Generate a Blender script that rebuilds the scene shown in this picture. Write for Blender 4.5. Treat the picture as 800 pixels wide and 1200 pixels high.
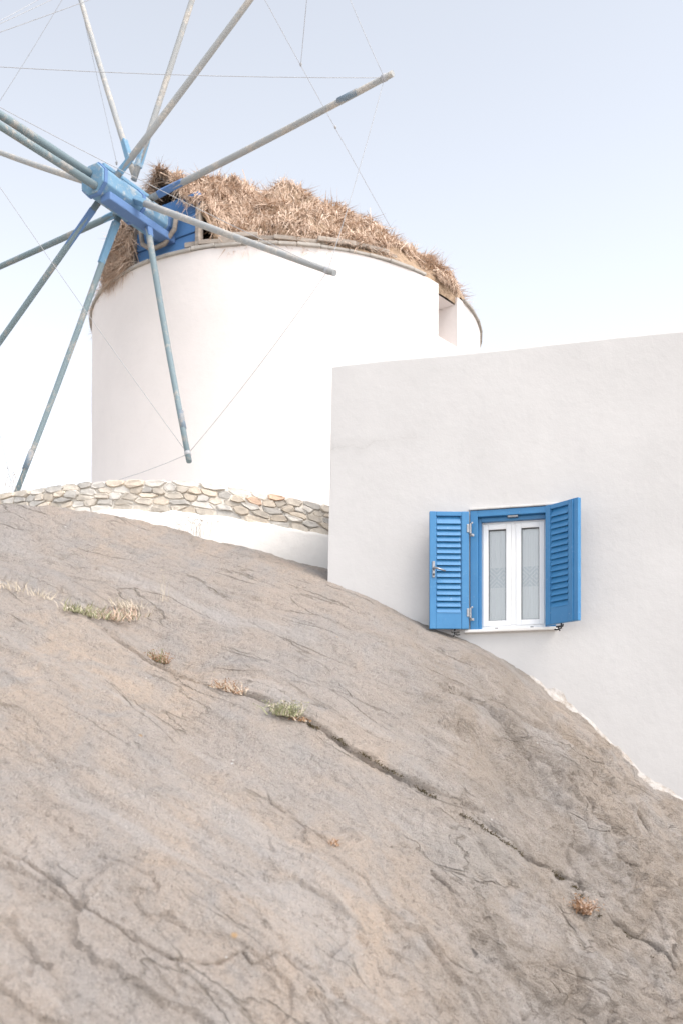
import bpy, math, random
import numpy as np
from mathutils import Vector, Matrix

random.seed(7)
rng = np.random.default_rng(7)
scene = bpy.context.scene
for o in list(bpy.data.objects):
    bpy.data.objects.remove(o)
col = scene.collection

# ------------------------------------------------------------------ camera
F, HZ = 1300.0, 940.0            # focal length and horizon row for an 800 x 1200 frame
cam_d = bpy.data.cameras.new('camera')
cam = bpy.data.objects.new('camera', cam_d)
col.objects.link(cam)
cam.location = (0, 0, 0)
cam.rotation_euler = (math.radians(90), 0, 0)
cam_d.sensor_fit = 'VERTICAL'
cam_d.sensor_height = 36
cam_d.lens = 36 * F / 1200
cam_d.shift_y = (HZ - 600) / 1200
cam_d.clip_end = 3000
cam_d.dof.use_dof = True
cam_d.dof.focus_distance = 10.8
cam_d.dof.aperture_fstop = 1.7
scene.camera = cam

# ------------------------------------------------------------------ light
SUN_AZ, SUN_EL = math.radians(128), math.radians(53)     # azimuth clockwise from +Y
world = bpy.data.worlds.new('World')
scene.world = world
world.use_nodes = True
wn, wl = world.node_tree.nodes, world.node_tree.links
bg = wn['Background']
sky = wn.new('ShaderNodeTexSky')
sky.sky_type = 'NISHITA'
sky.sun_disc = False
sky.sun_elevation = SUN_EL
sky.sun_rotation = SUN_AZ
sky.air_density = 1.0
sky.dust_density = 1.2
sky.ozone_density = 1.0
# thin bright veil of high cloud: the blue is washed out towards white
bw = wn.new('ShaderNodeRGBToBW')
wl.new(sky.outputs[0], bw.inputs[0])
mx = wn.new('ShaderNodeMix'); mx.data_type = 'RGBA'
mx.inputs['Factor'].default_value = 0.81
wl.new(sky.outputs[0], mx.inputs[6]); wl.new(bw.outputs[0], mx.inputs[7])
wl.new(mx.outputs[2], bg.inputs[0])
bg.inputs[1].default_value = 0.15
sun_d = bpy.data.lights.new('sun', 'SUN')
sun_d.energy = 0.85
sun_d.angle = math.radians(28)
sun_d.color = (1.0, 0.86, 0.74)
sun = bpy.data.objects.new('sun', sun_d)
col.objects.link(sun)
sdir = Vector((math.sin(SUN_AZ) * math.cos(SUN_EL), math.cos(SUN_AZ) * math.cos(SUN_EL), math.sin(SUN_EL)))
sun.rotation_euler = (-sdir).to_track_quat('-Z', 'Y').to_euler()
sun.location = sdir * 60

vs = scene.view_settings
vs.view_transform = 'Standard'
vs.look = 'None'
vs.gamma = 1
vs.use_curve_mapping = False
vs.exposure = 1.72

# ------------------------------------------------------------------ helpers
def at(px, py, Y):
    return Vector(((px - 400) / F * Y, Y, (HZ - py) / F * Y))


class MB:
    def __init__(s):
        s.v, s.f = [], []

    def add(s, vv, ff):
        n = len(s.v)
        s.v += [tuple(v) for v in vv]
        s.f += [tuple(i + n for i in f) for f in ff]
        return s

    def box(s, m, a0, a1, b0, b1, c0, c1):
        """box in a local frame; m maps (a,b,c) to world"""
        P = [m(a, b, c) for c in (c0, c1) for b in (b0, b1) for a in (a0, a1)]
        return s.add(P, [(0, 2, 3, 1), (4, 5, 7, 6), (0, 1, 5, 4), (2, 6, 7, 3), (0, 4, 6, 2), (1, 3, 7, 5)])

    def tube(s, pts, radii, n=8, cap=True):
        pts = [Vector(p) for p in pts]
        if not hasattr(radii, '__len__'):
            radii = [radii] * len(pts)
        rings = []
        ref = None
        for i, p in enumerate(pts):
            t = (pts[min(i + 1, len(pts) - 1)] - pts[max(i - 1, 0)]).normalized()
            if ref is None:
                ref = Vector((0, 0, 1)) if abs(t.z) < .9 else Vector((1, 0, 0))
            x = (ref - t * ref.dot(t)).normalized()
            ref = x
            y = t.cross(x)
            rings.append([p + (x * math.cos(2 * math.pi * k / n) + y * math.sin(2 * math.pi * k / n)) * radii[i] for k in range(n)])
        vv = [q for r in rings for q in r]
        ff = []
        for i in range(len(pts) - 1):
            for k in range(n):
                a, b = i * n + k, i * n + (k + 1) % n
                ff.append((a, b, b + n, a + n))
        if cap:
            ff.append(tuple(range(n - 1, -1, -1)))
            ff.append(tuple((len(pts) - 1) * n + k for k in range(n)))
        return s.add(vv, ff)

    def build(s, name, mat, parent=None, smooth=False, bevel=0, seg=2):
        me = bpy.data.meshes.new(name)
        me.from_pydata(s.v, [], s.f)
        me.update()
        return link(name, me, mat, parent, smooth, bevel, seg)


def link(name, me, mat, parent=None, smooth=False, bevel=0, seg=2):
    if mat is not None and len(me.materials) == 0:
        me.materials.append(mat)
    o = bpy.data.objects.new(name, me)
    col.objects.link(o)
    if parent is not None:
        o.parent = parent
        if parent.type == 'EMPTY':
            o.location = -parent.location
    if smooth:
        me.polygons.foreach_set('use_smooth', [True] * len(me.polygons))
    if bevel:
        b = o.modifiers.new('bevel', 'BEVEL')
        b.width = bevel
        b.segments = seg
        b.limit_method = 'ANGLE'
        b.angle_limit = math.radians(40)
    return o


def thing(name, label, cat, loc, group=None):
    o = bpy.data.objects.new(name, None)
    col.objects.link(o)
    o.location = loc
    o.empty_display_size = .3
    return tag(o, label, cat, group)


def tag(o, label=None, cat=None, group=None, kind=None):
    if label: o['label'] = label
    if cat: o['category'] = cat
    if group: o['group'] = group
    if kind: o['kind'] = kind
    return o


# ---- vectorised gradient noise
_perm = rng.permutation(256)
_perm = np.concatenate([_perm, _perm])
_grad = rng.normal(size=(256, 3))
_grad /= np.linalg.norm(_grad, axis=1)[:, None]


def noise(P):
    P = np.asarray(P, float)
    I = np.floor(P).astype(int)
    f = P - I
    u = f * f * f * (f * (f * 6 - 15) + 10)
    I &= 255
    out = 0
    for dx in (0, 1):
        for dy in (0, 1):
            for dz in (0, 1):
                h = _perm[_perm[_perm[(I[:, 0] + dx) & 255] + ((I[:, 1] + dy) & 255)] + ((I[:, 2] + dz) & 255)]
                g = _grad[h]
                d = (g * (f - np.array([dx, dy, dz]))).sum(1)
                w = (u[:, 0] if dx else 1 - u[:, 0]) * (u[:, 1] if dy else 1 - u[:, 1]) * (u[:, 2] if dz else 1 - u[:, 2])
                out = out + w * d
    return out * 1.6


def facets(P, seed):
    """broken-plane relief: every cell is a slightly tilted plane at its own level"""
    I = np.floor(P).astype(int)
    best = np.full(len(P), 1e9); second = best.copy(); val = np.zeros(len(P))
    for dx in (-1, 0, 1):
        for dy in (-1, 0, 1):
            for dz in (-1, 0, 1):
                J = I + np.array([dx, dy, dz])
                h = _perm[(_perm[(_perm[(J[:, 0] + seed) & 255] + (J[:, 1] & 255))] + (J[:, 2] & 255)) & 511]
                c = J + .5 + .42 * _grad[h]
                v = P - c
                d = (v * v).sum(1)
                g = _grad[(h + 91) & 255]; lvl = _grad[(h + 37) & 255][:, 0]
                k = d < best
                second = np.where(k, best, np.minimum(second, d))
                val = np.where(k, lvl + (v * g).sum(1) * .9, val)
                best = np.where(k, d, best)
    return val, np.sqrt(second) - np.sqrt(best)


def fbm(P, oct=4, gain=.5):
    a, s, r = 1., 1., 0
    for i in range(oct):
        r = r + a * noise(P * s + i * 17.3)
        a *= gain
        s *= 2.03
    return r


# ---- material builder
def mat(name):
    m = bpy.data.materials.new(name)
    m.use_nodes = True
    nt = m.node_tree
    return m, nt, nt.nodes['Principled BSDF']


def N(nt, typ, **kw):
    n = nt.nodes.new(typ)
    for k, v in kw.items():
        if k.startswith('i_'):
            n.inputs[k[2:].replace('_', ' ')].default_value = v
        else:
            setattr(n, k, v)
    return n


def coords(nt, scale=(1, 1, 1), rot=(0, 0, 0), obj=True):
    tc = N(nt, 'ShaderNodeTexCoord')
    mp = N(nt, 'ShaderNodeMapping')
    mp.inputs['Scale'].default_value = scale
    mp.inputs['Rotation'].default_value = rot
    nt.links.new(tc.outputs['Object'], mp.inputs[0])
    return mp.outputs[0]


def ntex(nt, vec, scale, detail=4, rough=.55, dist=0):
    n = N(nt, 'ShaderNodeTexNoise')
    n.inputs['Scale'].default_value = scale
    n.inputs['Detail'].default_value = detail
    n.inputs['Roughness'].default_value = rough
    n.inputs['Distortion'].default_value = dist
    nt.links.new(vec, n.inputs['Vector'])
    return n.outputs[0]


def ramp(nt, fac, stops):
    r = N(nt, 'ShaderNodeValToRGB')
    el = r.color_ramp.elements
    while len(el) < len(stops):
        el.new(.5)
    for e, (p, c) in zip(el, stops):
        e.position = p
        e.color = c if len(c) == 4 else (*c, 1)
    nt.links.new(fac, r.inputs[0])
    return r.outputs[0]


def mixc(nt, fac, a, b, mode='MIX'):
    m = N(nt, 'ShaderNodeMix', data_type='RGBA', blend_type=mode)
    for sock, v in ((0, fac), (6, a), (7, b)):
        if isinstance(v, (int, float)):
            m.inputs[sock].default_value = v
        elif isinstance(v, tuple):
            m.inputs[sock].default_value = (*v, 1) if len(v) == 3 else v
        else:
            nt.links.new(v, m.inputs[sock])
    return m.outputs[2]


def math_(nt, op, a, b=None):
    m = N(nt, 'ShaderNodeMath', operation=op)
    for i, v in enumerate((a, b)):
        if v is None: continue
        if isinstance(v, (int, float)):
            m.inputs[i].default_value = v
        else:
            nt.links.new(v, m.inputs[i])
    return m.outputs[0]


def bump(nt, bsdf, h, strength, dist):
    b = N(nt, 'ShaderNodeBump')
    b.inputs['Strength'].default_value = strength
    b.inputs['Distance'].default_value = dist
    nt.links.new(h, b.inputs['Height'])
    nt.links.new(b.outputs[0], bsdf.inputs['Normal'])


G0, G1 = (0, 0, 0), (1, 1, 1)


def plaster(name, c, stain=None, amt=.25, b=.5):
    m, nt, bs = mat(name)
    v = coords(nt)
    n1 = ntex(nt, v, .9, 5, .6)
    n2 = ntex(nt, v, 9, 4, .6)
    n3 = ntex(nt, v, 60, 3, .6)
    cc = mixc(nt, ramp(nt, n1, [(.35, G0), (.75, G1)]), c, tuple(x * (1 - amt * .3) for x in c))
    cc = mixc(nt, math_(nt, 'MULTIPLY', ramp(nt, n2, [(.55, G0), (.8, G1)]), amt), cc, tuple(x * .85 for x in c))
    nt.links.new(cc, bs.inputs['Base Color'])
    bs.inputs['Roughness'].default_value = .9
    h = math_(nt, 'ADD', math_(nt, 'MULTIPLY', n2, 1.0), math_(nt, 'MULTIPLY', n3, .25))
    bump(nt, bs, h, b, .012)
    return m, nt, bs, cc


M_tower = plaster('lime_plaster', (.76, .715, .695), b=.35)[0]
M_base = plaster('whitewash', (.82, .80, .77), amt=.5, b=.8)[0]
M_house, nt, bs, cc = plaster('house_paint', (.572, .565, .562), amt=.3, b=.3)
# faint grey hairline crack and water marks in the paint near the left corner
tc = N(nt, 'ShaderNodeTexCoord')
sx = N(nt, 'ShaderNodeSeparateXYZ')
nt.links.new(tc.outputs['Object'], sx.inputs[0])
v = coords(nt, (1, 1, 1))
wob = ntex(nt, v, 1.4, 6, .65)
zz = math_(nt, 'ADD', sx.outputs[2], math_(nt, 'MULTIPLY', math_(nt, 'SUBTRACT', wob, .5), .45))
line = math_(nt, 'ABSOLUTE', math_(nt, 'SUBTRACT', zz, 3.60))
inx = math_(nt, 'MULTIPLY', ramp(nt, sx.outputs[0], [(0.30, G1), (.95, G0)]), ramp(nt, ntex(nt, v, 3, 3), [(.4, (.3, .3, .3)), (.6, G1)]))
hair = math_(nt, 'MULTIPLY', ramp(nt, line, [(.001, G1), (.009, G0)]), math_(nt, 'MULTIPLY', inx, .5))
broad = math_(nt, 'MULTIPLY', ramp(nt, line, [(.01, G1), (.10, G0)]), math_(nt, 'MULTIPLY', inx, .30))
cc2 = mixc(nt, math_(nt, 'ADD', hair, broad), cc, (.42, .41, .40))
nt.links.new(cc2, bs.inputs['Base Color'])


def rock_mat():
    m, nt, bs = mat('weathered_granite')
    v = coords(nt, (1, .55, 1))
    # foliation: stretched along the dip of the rock
    tcf = N(nt, 'ShaderNodeTexCoord')
    cmb = N(nt, 'ShaderNodeCombineXYZ')
    e1 = Vector((.80, -.52, -.30)).normalized(); e2 = e1.cross(Vector((0, .4, .92))).normalized(); e3 = e1.cross(e2)
    for i_, (e_, k_) in enumerate(((e1, .28), (e2, 1.5), (e3, 1.5))):
        dp = N(nt, 'ShaderNodeVectorMath', operation='DOT_PRODUCT'); dp.inputs[1].default_value = tuple(e_ * k_)
        nt.links.new(tcf.outputs['Object'], dp.inputs[0]); nt.links.new(dp.outputs['Value'], cmb.inputs[i_])
    vf = cmb.outputs[0]
    big = ntex(nt, v, .55, 5, .6, .4)
    mid = ntex(nt, v, 2.3, 6, .62, .6)
    fin = ntex(nt, v, 19, 6, .75)
    gra = ntex(nt, v, 85, 3, .7)
    fol = ntex(nt, vf, 3.2, 7, .7, .8)
    c = mixc(nt, ramp(nt, big, [(.35, G0), (.66, G1)]), (.485, .43, .39), (.60, .49, .40))
    c = mixc(nt, ramp(nt, mid, [(.42, G0), (.70, G1)]), c, (.45, .42, .40))
    c = mixc(nt, math_(nt, 'MULTIPLY', ramp(nt, fol, [(.28, G1), (.46, G0)]), .5), c, (.29, .255, .22))
    c = mixc(nt, math_(nt, 'MULTIPLY', ramp(nt, fol, [(.56, G0), (.75, G1)]), .5), c, (.60, .545, .50))
    c = mixc(nt, math_(nt, 'MULTIPLY', ramp(nt, fin, [(.39, G1), (.47, G0)]), .32), c, (.21, .185, .165))
    c = mixc(nt, math_(nt, 'MULTIPLY', ramp(nt, gra, [(.36, G1), (.43, G0)]), .36), c, (.17, .155, .145))
    c = mixc(nt, math_(nt, 'MULTIPLY', ramp(nt, gra, [(.58, G0), (.66, G1)]), .55), c, (.68, .64, .60))
    # paler mineral patches and thin fractures following the dip
    pal = ntex(nt, vf, 1.1, 5, .6, .5)
    c = mixc(nt, math_(nt, 'MULTIPLY', ramp(nt, pal, [(.55, G0), (.66, G1)]), .5), c, (.57, .545, .53))
    wn_ = N(nt, 'ShaderNodeTexNoise'); wn_.inputs['Scale'].default_value = 2.2; wn_.inputs['Detail'].default_value = 6
    nt.links.new(vf, wn_.inputs['Vector'])
    wa_ = N(nt, 'ShaderNodeVectorMath', operation='MULTIPLY_ADD'); wa_.inputs[1].default_value = (.5, .5, .5)
    nt.links.new(wn_.outputs['Color'], wa_.inputs[0]); nt.links.new(vf, wa_.inputs[2])
    fr_ = N(nt, 'ShaderNodeTexVoronoi', feature='DISTANCE_TO_EDGE'); fr_.inputs['Scale'].default_value = 1.7
    nt.links.new(wa_.outputs[0], fr_.inputs['Vector'])
    fline = math_(nt, 'MULTIPLY', ramp(nt, fr_.outputs['Distance'], [(.004, G1), (.022, G0)]), ramp(nt, ntex(nt, v, 1.3, 3), [(.47, G0), (.58, G1)]))
    c = mixc(nt, math_(nt, 'MULTIPLY', fline, .45), c, (.18, .155, .12))
    # quartz specks and orange lichen
    vo = N(nt, 'ShaderNodeTexVoronoi'); vo.inputs['Scale'].default_value = 5.5
    nt.links.new(v, vo.inputs['Vector'])
    sel = N(nt, 'ShaderNodeSeparateColor'); nt.links.new(vo.outputs['Color'], sel.inputs[0])
    dot = ramp(nt, math_(nt, 'ADD', vo.outputs['Distance'], math_(nt, 'MULTIPLY', math_(nt, 'SUBTRACT', fin, .5), .10)), [(.03, G1), (.06, G0)])
    c = mixc(nt, math_(nt, 'MULTIPLY', dot, math_(nt, 'GREATER_THAN', sel.outputs[0], .86)), c, (.78, .76, .74))
    vo2 = N(nt, 'ShaderNodeTexVoronoi'); vo2.inputs['Scale'].default_value = 2.2
    nt.links.new(v, vo2.inputs['Vector'])
    sel2 = N(nt, 'ShaderNodeSeparateColor'); nt.links.new(vo2.outputs['Color'], sel2.inputs[0])
    dot2 = ramp(nt, math_(nt, 'ADD', vo2.outputs['Distance'], math_(nt, 'MULTIPLY', math_(nt, 'SUBTRACT', fin, .5), .12)), [(.02, G1), (.05, G0)])
    c = mixc(nt, math_(nt, 'MULTIPLY', dot2, math_(nt, 'MULTIPLY', math_(nt, 'GREATER_THAN', sel2.outputs[1], .72), .7)), c, (.62, .36, .12))
    # dark lichen, commoner on the steep right flank of the outcrop
    sxx = N(nt, 'ShaderNodeSeparateXYZ')
    tc = N(nt, 'ShaderNodeTexCoord'); nt.links.new(tc.outputs['Object'], sxx.inputs[0])
    flank = ramp(nt, sxx.outputs[0], [(0.25, G0), (1.0, G1)])
    li = ramp(nt, math_(nt, 'ADD', mid, math_(nt, 'MULTIPLY', math_(nt, 'SUBTRACT', fol, .5), .8)), [(.46, G1), (.60, G0)])
    c = mixc(nt, math_(nt, 'MULTIPLY', math_(nt, 'MULTIPLY', flank, li), .30), c, (.22, .20, .17))
    c = mixc(nt, math_(nt, 'MULTIPLY', flank, .10), c, (.32, .285, .25))
    nt.links.new(c, bs.inputs['Base Color'])
    bs.inputs['Roughness'].default_value = .92
    fin = math_(nt, 'SUBTRACT', fin, math_(nt, 'MULTIPLY', fline, .45))
    h = math_(nt, 'ADD', math_(nt, 'MULTIPLY', fin, 1.1), math_(nt, 'ADD', math_(nt, 'MULTIPLY', fol, 1.6), math_(nt, 'MULTIPLY', gra, .5)))
    bump(nt, bs, h, 1.0, .07)
    return m


M_rock = rock_mat()


def simple(name, stops, scale, rough=.8, stretch=(1, 1, 1), bstr=.3, bdist=.01, detail=5, rnd=0, metal=0, spec=None):
    m, nt, bs = mat(name)
    v = coords(nt, stretch)
    n = ntex(nt, v, scale, detail, .62)
    c = ramp(nt, n, stops)
    if rnd:
        oi = N(nt, 'ShaderNodeObjectInfo')
        k = math_(nt, 'ADD', math_(nt, 'MULTIPLY', oi.outputs['Random'], rnd), 1 - rnd / 2)
        cm = N(nt, 'ShaderNodeVectorMath', operation='SCALE')
        nt.links.new(c, cm.inputs[0]); nt.links.new(k, cm.inputs['Scale'])
        c = cm.outputs[0]
    nt.links.new(c, bs.inputs['Base Color'])
    bs.inputs['Roughness'].default_value = rough
    bs.inputs['Metallic'].default_value = metal
    if spec is not None:
        bs.inputs['Specular IOR Level'].default_value = spec
    if bstr:
        bump(nt, bs, n, bstr, bdist)
    return m


M_ground = simple('dry_earth', [(.3, (.30, .25, .20)), (.7, (.42, .36, .29))], 1.2)
M_terrace = simple('terrace_screed', [(.3, (.52, .49, .45)), (.7, (.64, .61, .57))], 2)
M_mortar = simple('pale_mortar', [(.3, (.56, .52, .46)), (.7, (.70, .66, .60))], 14, bstr=.8, bdist=.02)
M_slate = simple('rim_slate', [(.3, (.31, .29, .265)), (.7, (.42, .395, .36))], 7, rnd=.2, bstr=.6, bdist=.02)
M_plank = simple('weathered_plank', [(.25, (.24, .20, .17)), (.7, (.43, .38, .33))], 5, stretch=(1, 1, 5), rnd=.4, bstr=.5)
M_bed = simple('thatch_bed', [(.3, (.20, .14, .09)), (.55, (.38, .27, .18)), (.8, (.52, .39, .28))], 11, bstr=1, bdist=.06)
M_rope = simple('grey_rope', [(.3, (.34, .35, .37)), (.7, (.42, .43, .45))], 30, bstr=0)
M_metal = simple('grey_steel', [(.3, (.22, .22, .23)), (.7, (.38, .38, .39))], 40, rough=.4, metal=.8, bstr=0)
M_black = simple('black_iron', [(.3, (.02, .02, .022)), (.7, (.05, .05, .05))], 30, rough=.5, bstr=0)
M_pvc = simple('white_window_frame', [(.3, (.80, .81, .82)), (.7, (.84, .84, .84))], 3, rough=.35, bstr=0)
M_seal = simple('dark_gasket', [(.3, (.05, .055, .06)), (.7, (.08, .085, .09))], 30, rough=.6, bstr=0)
M_sill = simple('sill_stone', [(.3, (.66, .65, .63)), (.7, (.76, .75, .74))], 6, rough=.7)
M_lintel = simple('lintel_render', [(.3, (.50, .49, .48)), (.7, (.62, .61, .60))], 9)
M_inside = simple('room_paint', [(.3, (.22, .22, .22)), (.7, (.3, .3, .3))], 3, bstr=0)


def blue_paint(name, c0, c1, rough=.5):
    m, nt, bs = mat(name)
    v = coords(nt)
    n = ntex(nt, v, 6, 5, .6); n2 = ntex(nt, v, 45, 4, .65)
    c = mixc(nt, ramp(nt, n, [(.3, G0), (.7, G1)]), c0, c1)
    c = mixc(nt, math_(nt, 'MULTIPLY', ramp(nt, n2, [(.64, G0), (.74, G1)]), .35), c, (.45, .55, .65))
    nt.links.new(c, bs.inputs['Base Color'])
    bs.inputs['Roughness'].default_value = rough
    bump(nt, bs, n2, .25, .004)
    return m


M_shut = blue_paint('shutter_blue', (.032, .175, .385), (.045, .205, .42), .38)
M_slat = blue_paint('slat_blue', (.038, .19, .40), (.055, .22, .44), .35)


def worn_paint(name, paint, wood, thr, st=(1, 1, 1)):
    m, nt, bs = mat(name)
    v = coords(nt, st)
    n = ntex(nt, v, 3.2, 7, .7); n2 = ntex(nt, v, 22, 5, .7)
    w = ramp(nt, n2, [(.3, tuple(x * .7 for x in wood)), (.7, tuple(min(1, x * 1.25) for x in wood))])
    c = mixc(nt, ramp(nt, math_(nt, 'ADD', n, math_(nt, 'MULTIPLY', math_(nt, 'SUBTRACT', n2, .5), .35)), [(thr - .05, G0), (thr + .05, G1)]), paint, w)
    nt.links.new(c, bs.inputs['Base Color'])
    bs.inputs['Roughness'].default_value = .75
    bump(nt, bs, n2, .5, .01)
    return m


M_hub = worn_paint('hub_blue', (.145, .28, .41), (.31, .36, .39), .57)
M_hub2 = worn_paint('socket_blue', (.10, .19, .38), (.24, .28, .35), .68)
M_teal = worn_paint('pole_teal', (.175, .235, .26), (.30, .295, .28), .58)
M_grey = worn_paint('pole_grey', (.32, .335, .34), (.41, .39, .36), .54)
M_patch = worn_paint('pole_blue_patch', (.17, .225, .28), (.28, .28, .28), .52)
M_dorm = worn_paint('dormer_blue', (.085, .215, .46), (.26, .32, .42), .68)

# ------------------------------------------------------------------ setting: ground
g = MB().add([(-900, -900, -1.6), (900, -900, -1.6), (900, 900, -1.6), (-900, 900, -1.6)], [(0, 1, 2, 3)]).build('ground', M_ground)
tag(g, 'dry earth ground reaching to the horizon', kind='structure')

# ------------------------------------------------------------------ house frame (front wall turned about 15 degrees)
HD = Vector((3.846, -1, 0)).normalized()          # along the wall to the right
HN = Vector((-1, -3.846, 0)).normalized()         # out of the wall to the viewer
WP = Vector((200 / F * 10.8, 10.8, 0))


def wall_Y(px):
    u = (px - 400) / F
    t = (WP.x - 10.8 * u) / (3.846 + u)
    return 10.8 + t


P0 = at(384, HZ, wall_Y(384))


def wall_s(px):
    Y = wall_Y(px)
    return (Vector(((px - 400) / F * Y, Y, 0)) - P0).dot(HD)


def H(s, n, z):
    return P0 + HD * s + HN * n + Vector((0, 0, z))


# ------------------------------------------------------------------ setting: rock outcrop
def build_rock():
    kp = [-900, -300, 0, 60, 130, 200, 230, 300, 385, 430, 500, 560, 620, 700, 760, 800, 900, 1000, 1200, 1600]
    kr = [600, 592, 590, 592, 602, 618, 628, 644, 668, 684, 718, 742, 776, 834, 888, 918, 995, 1075, 1235, 1500]
    px = np.concatenate([np.linspace(-900, -60, 60), np.linspace(-56, 860, 500), np.linspace(868, 1600, 60)])
    pr = np.interp(px, kp, kr)
    for _ in range(3):
        q = pr.copy(); q[2:-2] = (pr[:-4] + pr[1:-3] + pr[2:-2] + pr[3:-1] + pr[4:]) / 5; pr = q
    Yb = np.interp(px, [-900, 0, 385, 600, 800, 1100, 1600], [3.7, 3.8, 4.5, 5.2, 6.0, 6.6, 7.2])
    Yr = np.array([np.interp(x, [-900, 0, 200, 385], [13.2, 12.2, 12.0, 11.7]) if x < 386 else wall_Y(min(x, 1100)) + .42 for x in px])
    q = Yr.copy()
    for _ in range(6):
        q[2:-2] = (q[:-4] + q[1:-3] + q[2:-2] + q[3:-1] + q[4:]) / 5
    Yr = q
    pb = np.maximum(1400, pr + 200)
    nv = 430
    tt = np.linspace(0, 1, nv) ** .92
    PX = np.repeat(px[None], nv, 0)
    PY = pb[None] + (pr - pb)[None] * tt[:, None]
    V = (pb[None] - PY) / (pb - pr)[None]
    inv = (1 / Yb)[None] * (1 - V) + (1 / Yr)[None] * V
    Y = 1 / inv
    # near slab lip with a hollow behind it
    lip = np.interp(PX, [-900, 0, 60, 120, 170, 240, 300], [690, 688, 702, 728, 755, 790, 816])
    J = np.interp(PX, [-900, -20, 60, 130, 200, 300], [1.5, 1.35, 1.1, .75, .35, 0.0])
    st = np.clip((lip - PY) / 20, 0, 1); st = st * st * (3 - 2 * st)
    fade = np.clip((PY - 590) / 100, 0, 1)
    Y = Y + J * st * fade
    # the near slab is rounded
    near = np.clip((PY - lip) / 200, 0, 1)
    Y = Y - np.interp(PX, [-100, 250], [.5, 0]) * np.exp(-((PY - lip - 30) / 90) ** 2) * (PY > lip - 4)
    X = (PX - 400) / F * Y
    Z = (HZ - PY) / F * Y
    P = np.stack([X, Y, Z], -1)
    # convex bulging normals
    def normals(P):
        a = np.gradient(P, axis=1); b = np.gradient(P, axis=0)
        n = np.cross(a, b); n /= np.linalg.norm(n, axis=2)[..., None] + 1e-9
        return n
    n0 = normals(P)
    if n0[nv // 2, 300, 2] < 0: n0 = -n0
    S = P.reshape(-1, 3)
    ax = np.array([.80, -.52, -.30]); ax /= np.linalg.norm(ax)       # dip direction of the foliation
    al = S @ ax
    Sa = S - np.outer(al, ax) * .78                                   # squeezed along dip: streaks
    edge = np.clip((PY - pr[None]) / 90, .18, 1).ravel()
    right = np.clip((PX.ravel() - 420) / 380, 0, 1)
    d = .16 * fbm(S * .42 + 3.1, 3) * edge
    d += .05 * fbm(Sa * 1.5 + 9, 4) * edge * (.6 + .7 * right)
    rid = 1 - np.abs(fbm(Sa * 2.6 + 31, 4)) * 2.0
    d += .045 * np.clip(rid, -1, 1) * (.25 + 1.0 * right) * np.clip(edge * 1.4, 0, 1)
    stp = fbm(Sa * 1.1 + 51, 4) * 5
    d += .032 * (np.floor(stp) + np.clip((stp - np.floor(stp)) * 9, 0, 1)) * (.25 + .9 * right) * edge
    d += .013 * fbm(Sa * 7 + 70, 4) * (1 + .8 * right)
    beh = (st * np.clip((330 - PX) / 100, 0, 1)).ravel()
    d += .010 * fbm(S * 8 + 20, 4) * beh
    d += .022 * np.clip(1 - np.abs(fbm(Sa * 6.5 + 77, 3)) * 2.2, -.6, 1) * right * edge
    d += .006 * fbm(S * 24 + 5, 3)
    wv = np.stack([fbm(S * 1.3 + k_, 4) for k_ in (210, 240, 270)], 1)
    low = np.clip((PY.ravel() - 880) / 250, 0, 1)
    for sc_, am_, sd_ in ((.75, .045, 3), (1.7, .042, 9), (4.0, .018, 21), (9., .007, 33)):
        fv, fe = facets((Sa + wv * .28) * sc_, sd_)
        d += am_ * fv * (.16 + .84 * np.maximum(right, .45 * low)) * edge
        d -= am_ * .35 * np.exp(-(fe / .035) ** 2) * (.05 + .95 * right) * edge
    d += .0022 * fbm(S * 70 + 5, 2)
    d = d.reshape(Y.shape)
    # cracks: polylines on the surface, carved as narrow clefts with one lip raised
    cracks = [
        ([(120, 728), (170, 757), (235, 790), (300, 818), (345, 838), (385, 858), (430, 886), (490, 922), (540, 952), (590, 985), (640, 1018), (672, 1037), (690, 1062), (730, 1092), (775, 1130), (820, 1175)], .085, .020, .035),
        ([(-30, 985), (0, 1000), (30, 1015), (60, 1035), (100, 1075), (150, 1108), (200, 1133), (240, 1138), (280, 1130), (290, 1144), (325, 1130), (350, 1148), (375, 1161)], .04, .010, .018),
        ([(280, 1130), (295, 1150), (330, 1165)], .015, .008, .0),
        ([(308, 908), (318, 935), (352, 955), (385, 985), (402, 1000)], .035, .012, .012),
        ([(566, 828), (590, 838), (612, 846), (632, 862)], .05, .014, .025),
        ([(548, 842), (572, 855), (600, 874)], .03, .010, .012),
        ([(682, 906), (690, 917), (712, 924), (732, 942), (750, 960), (790, 1000)], .07, .022, .04),
        ([(628, 1150), (648, 1170), (672, 1198), (690, 1220)], .06, .018, .03),
        ([(500, 1005), (520, 1032), (546, 1060)], .05, .016, .035),
        ([(462, 1055), (500, 1095), (525, 1122), (552, 1136), (585, 1126)], .04, .012, .02),
        ([(590, 1030), (630, 1062), (660, 1090)], .03, .014, .02),
        ([(655, 1120), (690, 1165), (730, 1190)], .05, .016, .03),
        ([(205, 684), (250, 690), (300, 697), (345, 712)], .04, .014, .02),
        ([(400, 690), (440, 700), (470, 712)], .03, .010, .015),
        ([(60, 668), (110, 672), (150, 677)], .03, .014, .015),
        ([(690, 870), (705, 885), (700, 893), (720, 915)], .04, .014, .02),
        ([(740, 1060), (765, 1100), (800, 1150)], .05, .018, .03),
        ([(730, 985), (760, 1030), (800, 1075)], .06, .02, .035),
        ([(440, 1140), (480, 1165), (530, 1180)], .02, .01, .015),
        ([(410, 960), (440, 968), (460, 985), (480, 975)], .02, .009, .012),
        ([(310, 665), (350, 676), (380, 690)], .03, .014, .015),
        ([(655, 990), (662, 1015), (672, 1037)], .03, .012, .01),
    ]
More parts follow.
